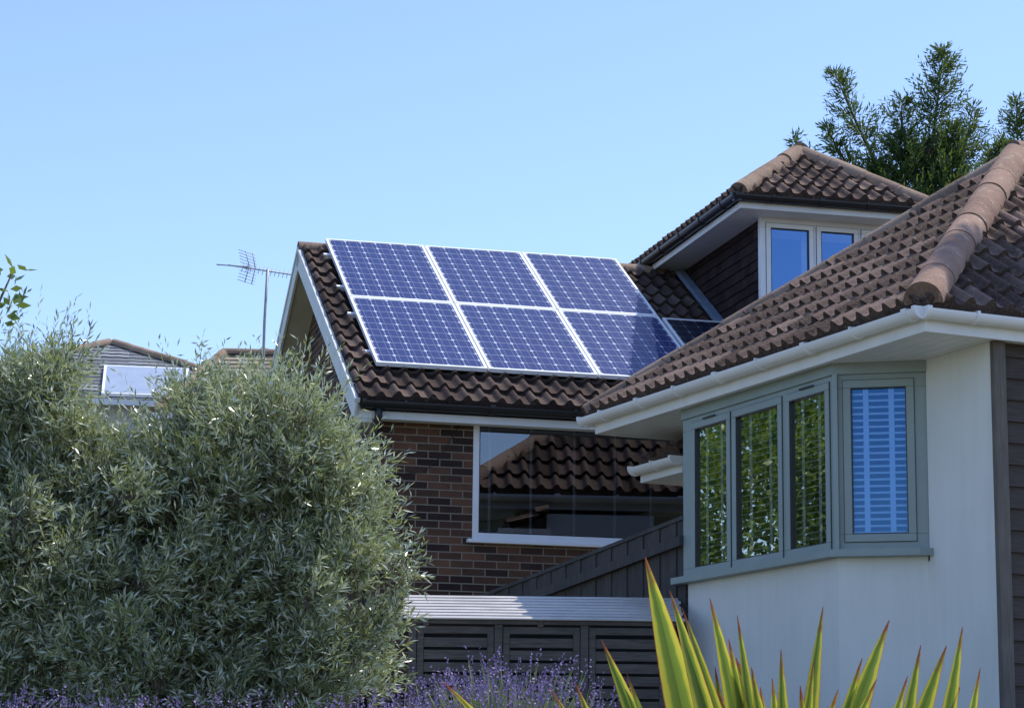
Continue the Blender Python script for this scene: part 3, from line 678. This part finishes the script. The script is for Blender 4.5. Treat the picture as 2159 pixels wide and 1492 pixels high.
def broadtree(name,blobs,n,trunk,rad,ls=1.0):
    GT=empty(name,(0,0,0)); c=np.array(blobs); ci=rng.integers(0,len(blobs),n); q=unit(rng.normal(size=(n,3)))
    bp=c[ci,:3]+q*(c[ci,3]*(rng.random(n)**.3)*(.85+.2*np.sin(q[:,0]*9)*np.sin(q[:,2]*8+q[:,1]*7)))[:,None]
    leaves("leaves",bp,q+rng.normal(size=(n,3))*.7,rng.uniform(.12,.2,n)*ls,rng.uniform(.07,.11,n)*ls,M['broad'],GT,rng.random(n))
    tube("trunk",trunk,rad,M['bark'],GT)
broadtree("unseen_garden_tree",[(-8.5,21,4.0,2.3),(-7.2,22.5,3.2,1.9),(-9.5,23,5.5,2.2),(-7.4,20.0,2.0,1.5)],52000,[(-8.3,21.5,.3),(-8.3,21.5,2.5),(-8.2,21.8,5)],[.25,.2,.08],.68)
broadtree("unseen_garden_tree",[(7.42,17.1,11.4,.62),(8.4,17.4,11.6,.9),(9.3,18.6,10.6,1.2),(9.8,19.0,11.6,1.2)],14000,[(9.9,20.4,.3),(9.9,20.0,6),(9.0,18.4,10.8)],[.3,.2,.06])  # unseen tree added off frame to shade the bungalow's front roof
SH=empty("garden_shrub",(0,0,0))
tube("stem",[(-2.35,9.3,-.2),(-2.2,9.2,1.2),(-2.0,9.1,1.9),(-1.93,9.1,2.08)],[.02,.014,.006,.003],M['bark'],SH,6)
n=30; bp=V(-1.93,9.1,1.98)+rng.normal(size=(n,3))*V(.03,.03,.05)
leaves("leaves",bp,rng.normal(size=(n,3))+V(0,0,.2),rng.uniform(.05,.07,n),rng.uniform(.024,.034,n),M['broad'],SH,rng.random(n))

# phormium
PH=empty("phormium_plant",(0,0,0))
bl=[((.394,.765),.506,.10),((.465,.669),.568,.06),((.581,.648),.656,.065),((.267,.525),.356,.07),((.909,.627),.872,.062),((1.10,.59),1.005,.085),((1.264,.518),1.196,.09),((1.312,.573),1.271,.055),((1.36,.456),1.339,.05),((.725,.395),.738,.055),((.656,.477),.711,.08),((.786,.504),.793,.055),((-.19,.401),-.109,.08),((.192,.401),.226,.06),((.595,.45),.615,.06),((1.19,.52),1.155,.06),((.49,.49),.547,.07),((.84,.40),.85,.065),((1.06,.42),1.02,.065),((.66,.60),.70,.045),((.44,.42),.49,.075),((.55,.42),.60,.075),((.69,.38),.70,.075),((.95,.39),.93,.065),((.52,.55),.585,.06),((1.23,.42),1.20,.07),((.60,.385),.63,.06),((1.30,.40),1.28,.06),((.42,.55),.515,.06),
((.455,.58),.53,.07),((.34,.43),.38,.05),((.50,.62),.60,.05),((.635,.53),.675,.06),((.70,.45),.725,.065),((.88,.47),.865,.055),((1.02,.48),.975,.06),((.76,.42),.77,.06),((1.15,.43),1.12,.06),((.12,.385),.16,.05)]
vs=[];fs=[];uvs=[]
for (tx,tz),mx,w in bl:
    w*=1.15
    yy=7+random.uniform(-.18,.18); sc=yy/7
    T=V(tx*sc,yy,tz*sc); Mi=V(mx*sc,yy+.03,.325*sc); ex_=mx+(mx-tx)*(.325+.85)/(tz-.325)*.45
    Bp=V(.8+.5*(np.clip(ex_,.2,1.5)-.8),7.05+random.uniform(-.1,.1),-.88)
    ns=26; a=(T[2]-Mi[2])/(T[2]-Bp[2])
    tm=1-a; Cc=(Mi-Bp*(1-tm)**2-T*tm**2)/(2*tm*(1-tm))
    yaw=random.uniform(-.45,.45)
    for i in range(ns+1):
        t=i/ns; p=Bp*(1-t)**2+Cc*2*t*(1-t)+T*t**2
        ww=w*(1.0 if t<.62 else max(.03,(1-((t-.62)/.38)**2.1)))
        sx_=V(math.cos(yaw),math.sin(yaw),0)
        for j,(uu,dp) in enumerate(((0,0),(.5,.2),(1,0))):
            vs.append(p+sx_*(uu-.5)*ww+V(0,1,0)*dp*ww)
    b0=len(vs)-3*(ns+1)
    for i in range(ns):
        for j in range(2):
            k0=b0+i*3+j; fs.append((k0,k0+1,k0+4,k0+3)); t0=i/ns;t1=(i+1)/ns
            uvs+=[(j*.5,t0),(j*.5+.5,t0),(j*.5+.5,t1),(j*.5,t1)]
mk("blades",vs,fs,M['blade'],PH,False,None,uvs)

# lavender
LV=empty("lavender",(0,0,0))
bs=[];ds=[];ls=[];ti=[];fb=[];fd2=[];fl=[];ft=[]
clumps=[(-.36,9.75,.20,80),(-.14,9.8,.27,130),(.03,9.75,.33,150),(.17,9.8,.24,60),(-1.0,9.6,.20,60),(-.7,9.6,.19,70),(-.5,9.6,.20,80),(-1.3,9.6,.19,60),(-1.5,9.6,.19,60),(-2.0,9.6,.21,100),(-1.75,9.6,.20,80)]
for cx,cy,r,nn in clumps:
    g0=gz(cy)-.02
    for i in range(nn*2):
        q=unit(V(rng.normal()*.42,rng.normal()*.4,1.1)); b=V(cx+rng.normal()*.06,cy+rng.normal()*.06,g0+.05); top=b+q*(r+.24)*rng.uniform(.70,1.12)
        Ls=np.linalg.norm(top-b)
        for k in range(6):
            bs.append(b+(top-b)*k/6); ds.append(q); ls.append(Ls/5); ti.append(rng.random())
        for k in range(6):
            fb.append(top+q*.012*k); fd2.append(rng.normal(size=3)+q*.8); fl.append(.012); ft.append(rng.random())
    for i in range(nn*22):
        q=unit(V(rng.normal(),rng.normal(),abs(rng.normal())*1.1)); b=V(cx,cy,g0+.05)+q*(r+.14)*rng.uniform(.3,1.0)
        bs.append(b); ds.append(q+V(0,0,.6)+rng.normal(size=3)*.3); ls.append(.045); ti.append(rng.random())
bs=np.array(bs);n=len(bs); leaves("stems",bs,np.array(ds),np.array(ls),np.full(n,.005),M['lavleaf'],LV,np.array(ti))
fb=np.array(fb);n=len(fb); leaves("flowers",fb,np.array(fd2),np.array(fl)*1.2,np.full(n,.008),M['lavflower'],LV,np.array(ft))

# ============================================================ LIGHT / WORLD / CAMERA
L=V(.44,.24,.86); L/=np.linalg.norm(L)
el=math.asin(L[2]); az=math.atan2(L[0],L[1])
w=bpy.data.worlds.new("World"); S.world=w; w.use_nodes=True; nt=w.node_tree
bg=nt.nodes["Background"]; sk=nt.nodes.new("ShaderNodeTexSky"); sk.sky_type='NISHITA'; sk.sun_disc=False; sk.sun_elevation=el; sk.sun_rotation=az
sk.air_density=1.0; sk.dust_density=.6; sk.ozone_density=1.5
mixs=mixc(nt,1.0,sk.outputs[0],(1.28,1.36,1.66),'MULTIPLY')
nt.links.new(mixs,bg.inputs[0]); bg.inputs[1].default_value=.15
sl=bpy.data.lights.new("sun","SUN"); sl.energy=5.0; sl.angle=math.radians(.5); sl.color=(1,.94,.84)
so=link(bpy.data.objects.new("sun",sl)); so.rotation_euler=Vector(-L).to_track_quat('-Z','Y').to_euler()
cd=bpy.data.cameras.new("camera"); co=link(bpy.data.objects.new("camera",cd)); cd.sensor_width=36; cd.lens=5087.9/2159*36; cd.clip_end=4000; cd.clip_start=.1
co.matrix_world=Matrix.Rotation(math.radians(90)+.1921,4,'X')@Matrix.Rotation(.0109,4,'Z')
S.camera=co
S.view_settings.view_transform='Standard'; S.view_settings.look='None'; S.view_settings.exposure=0
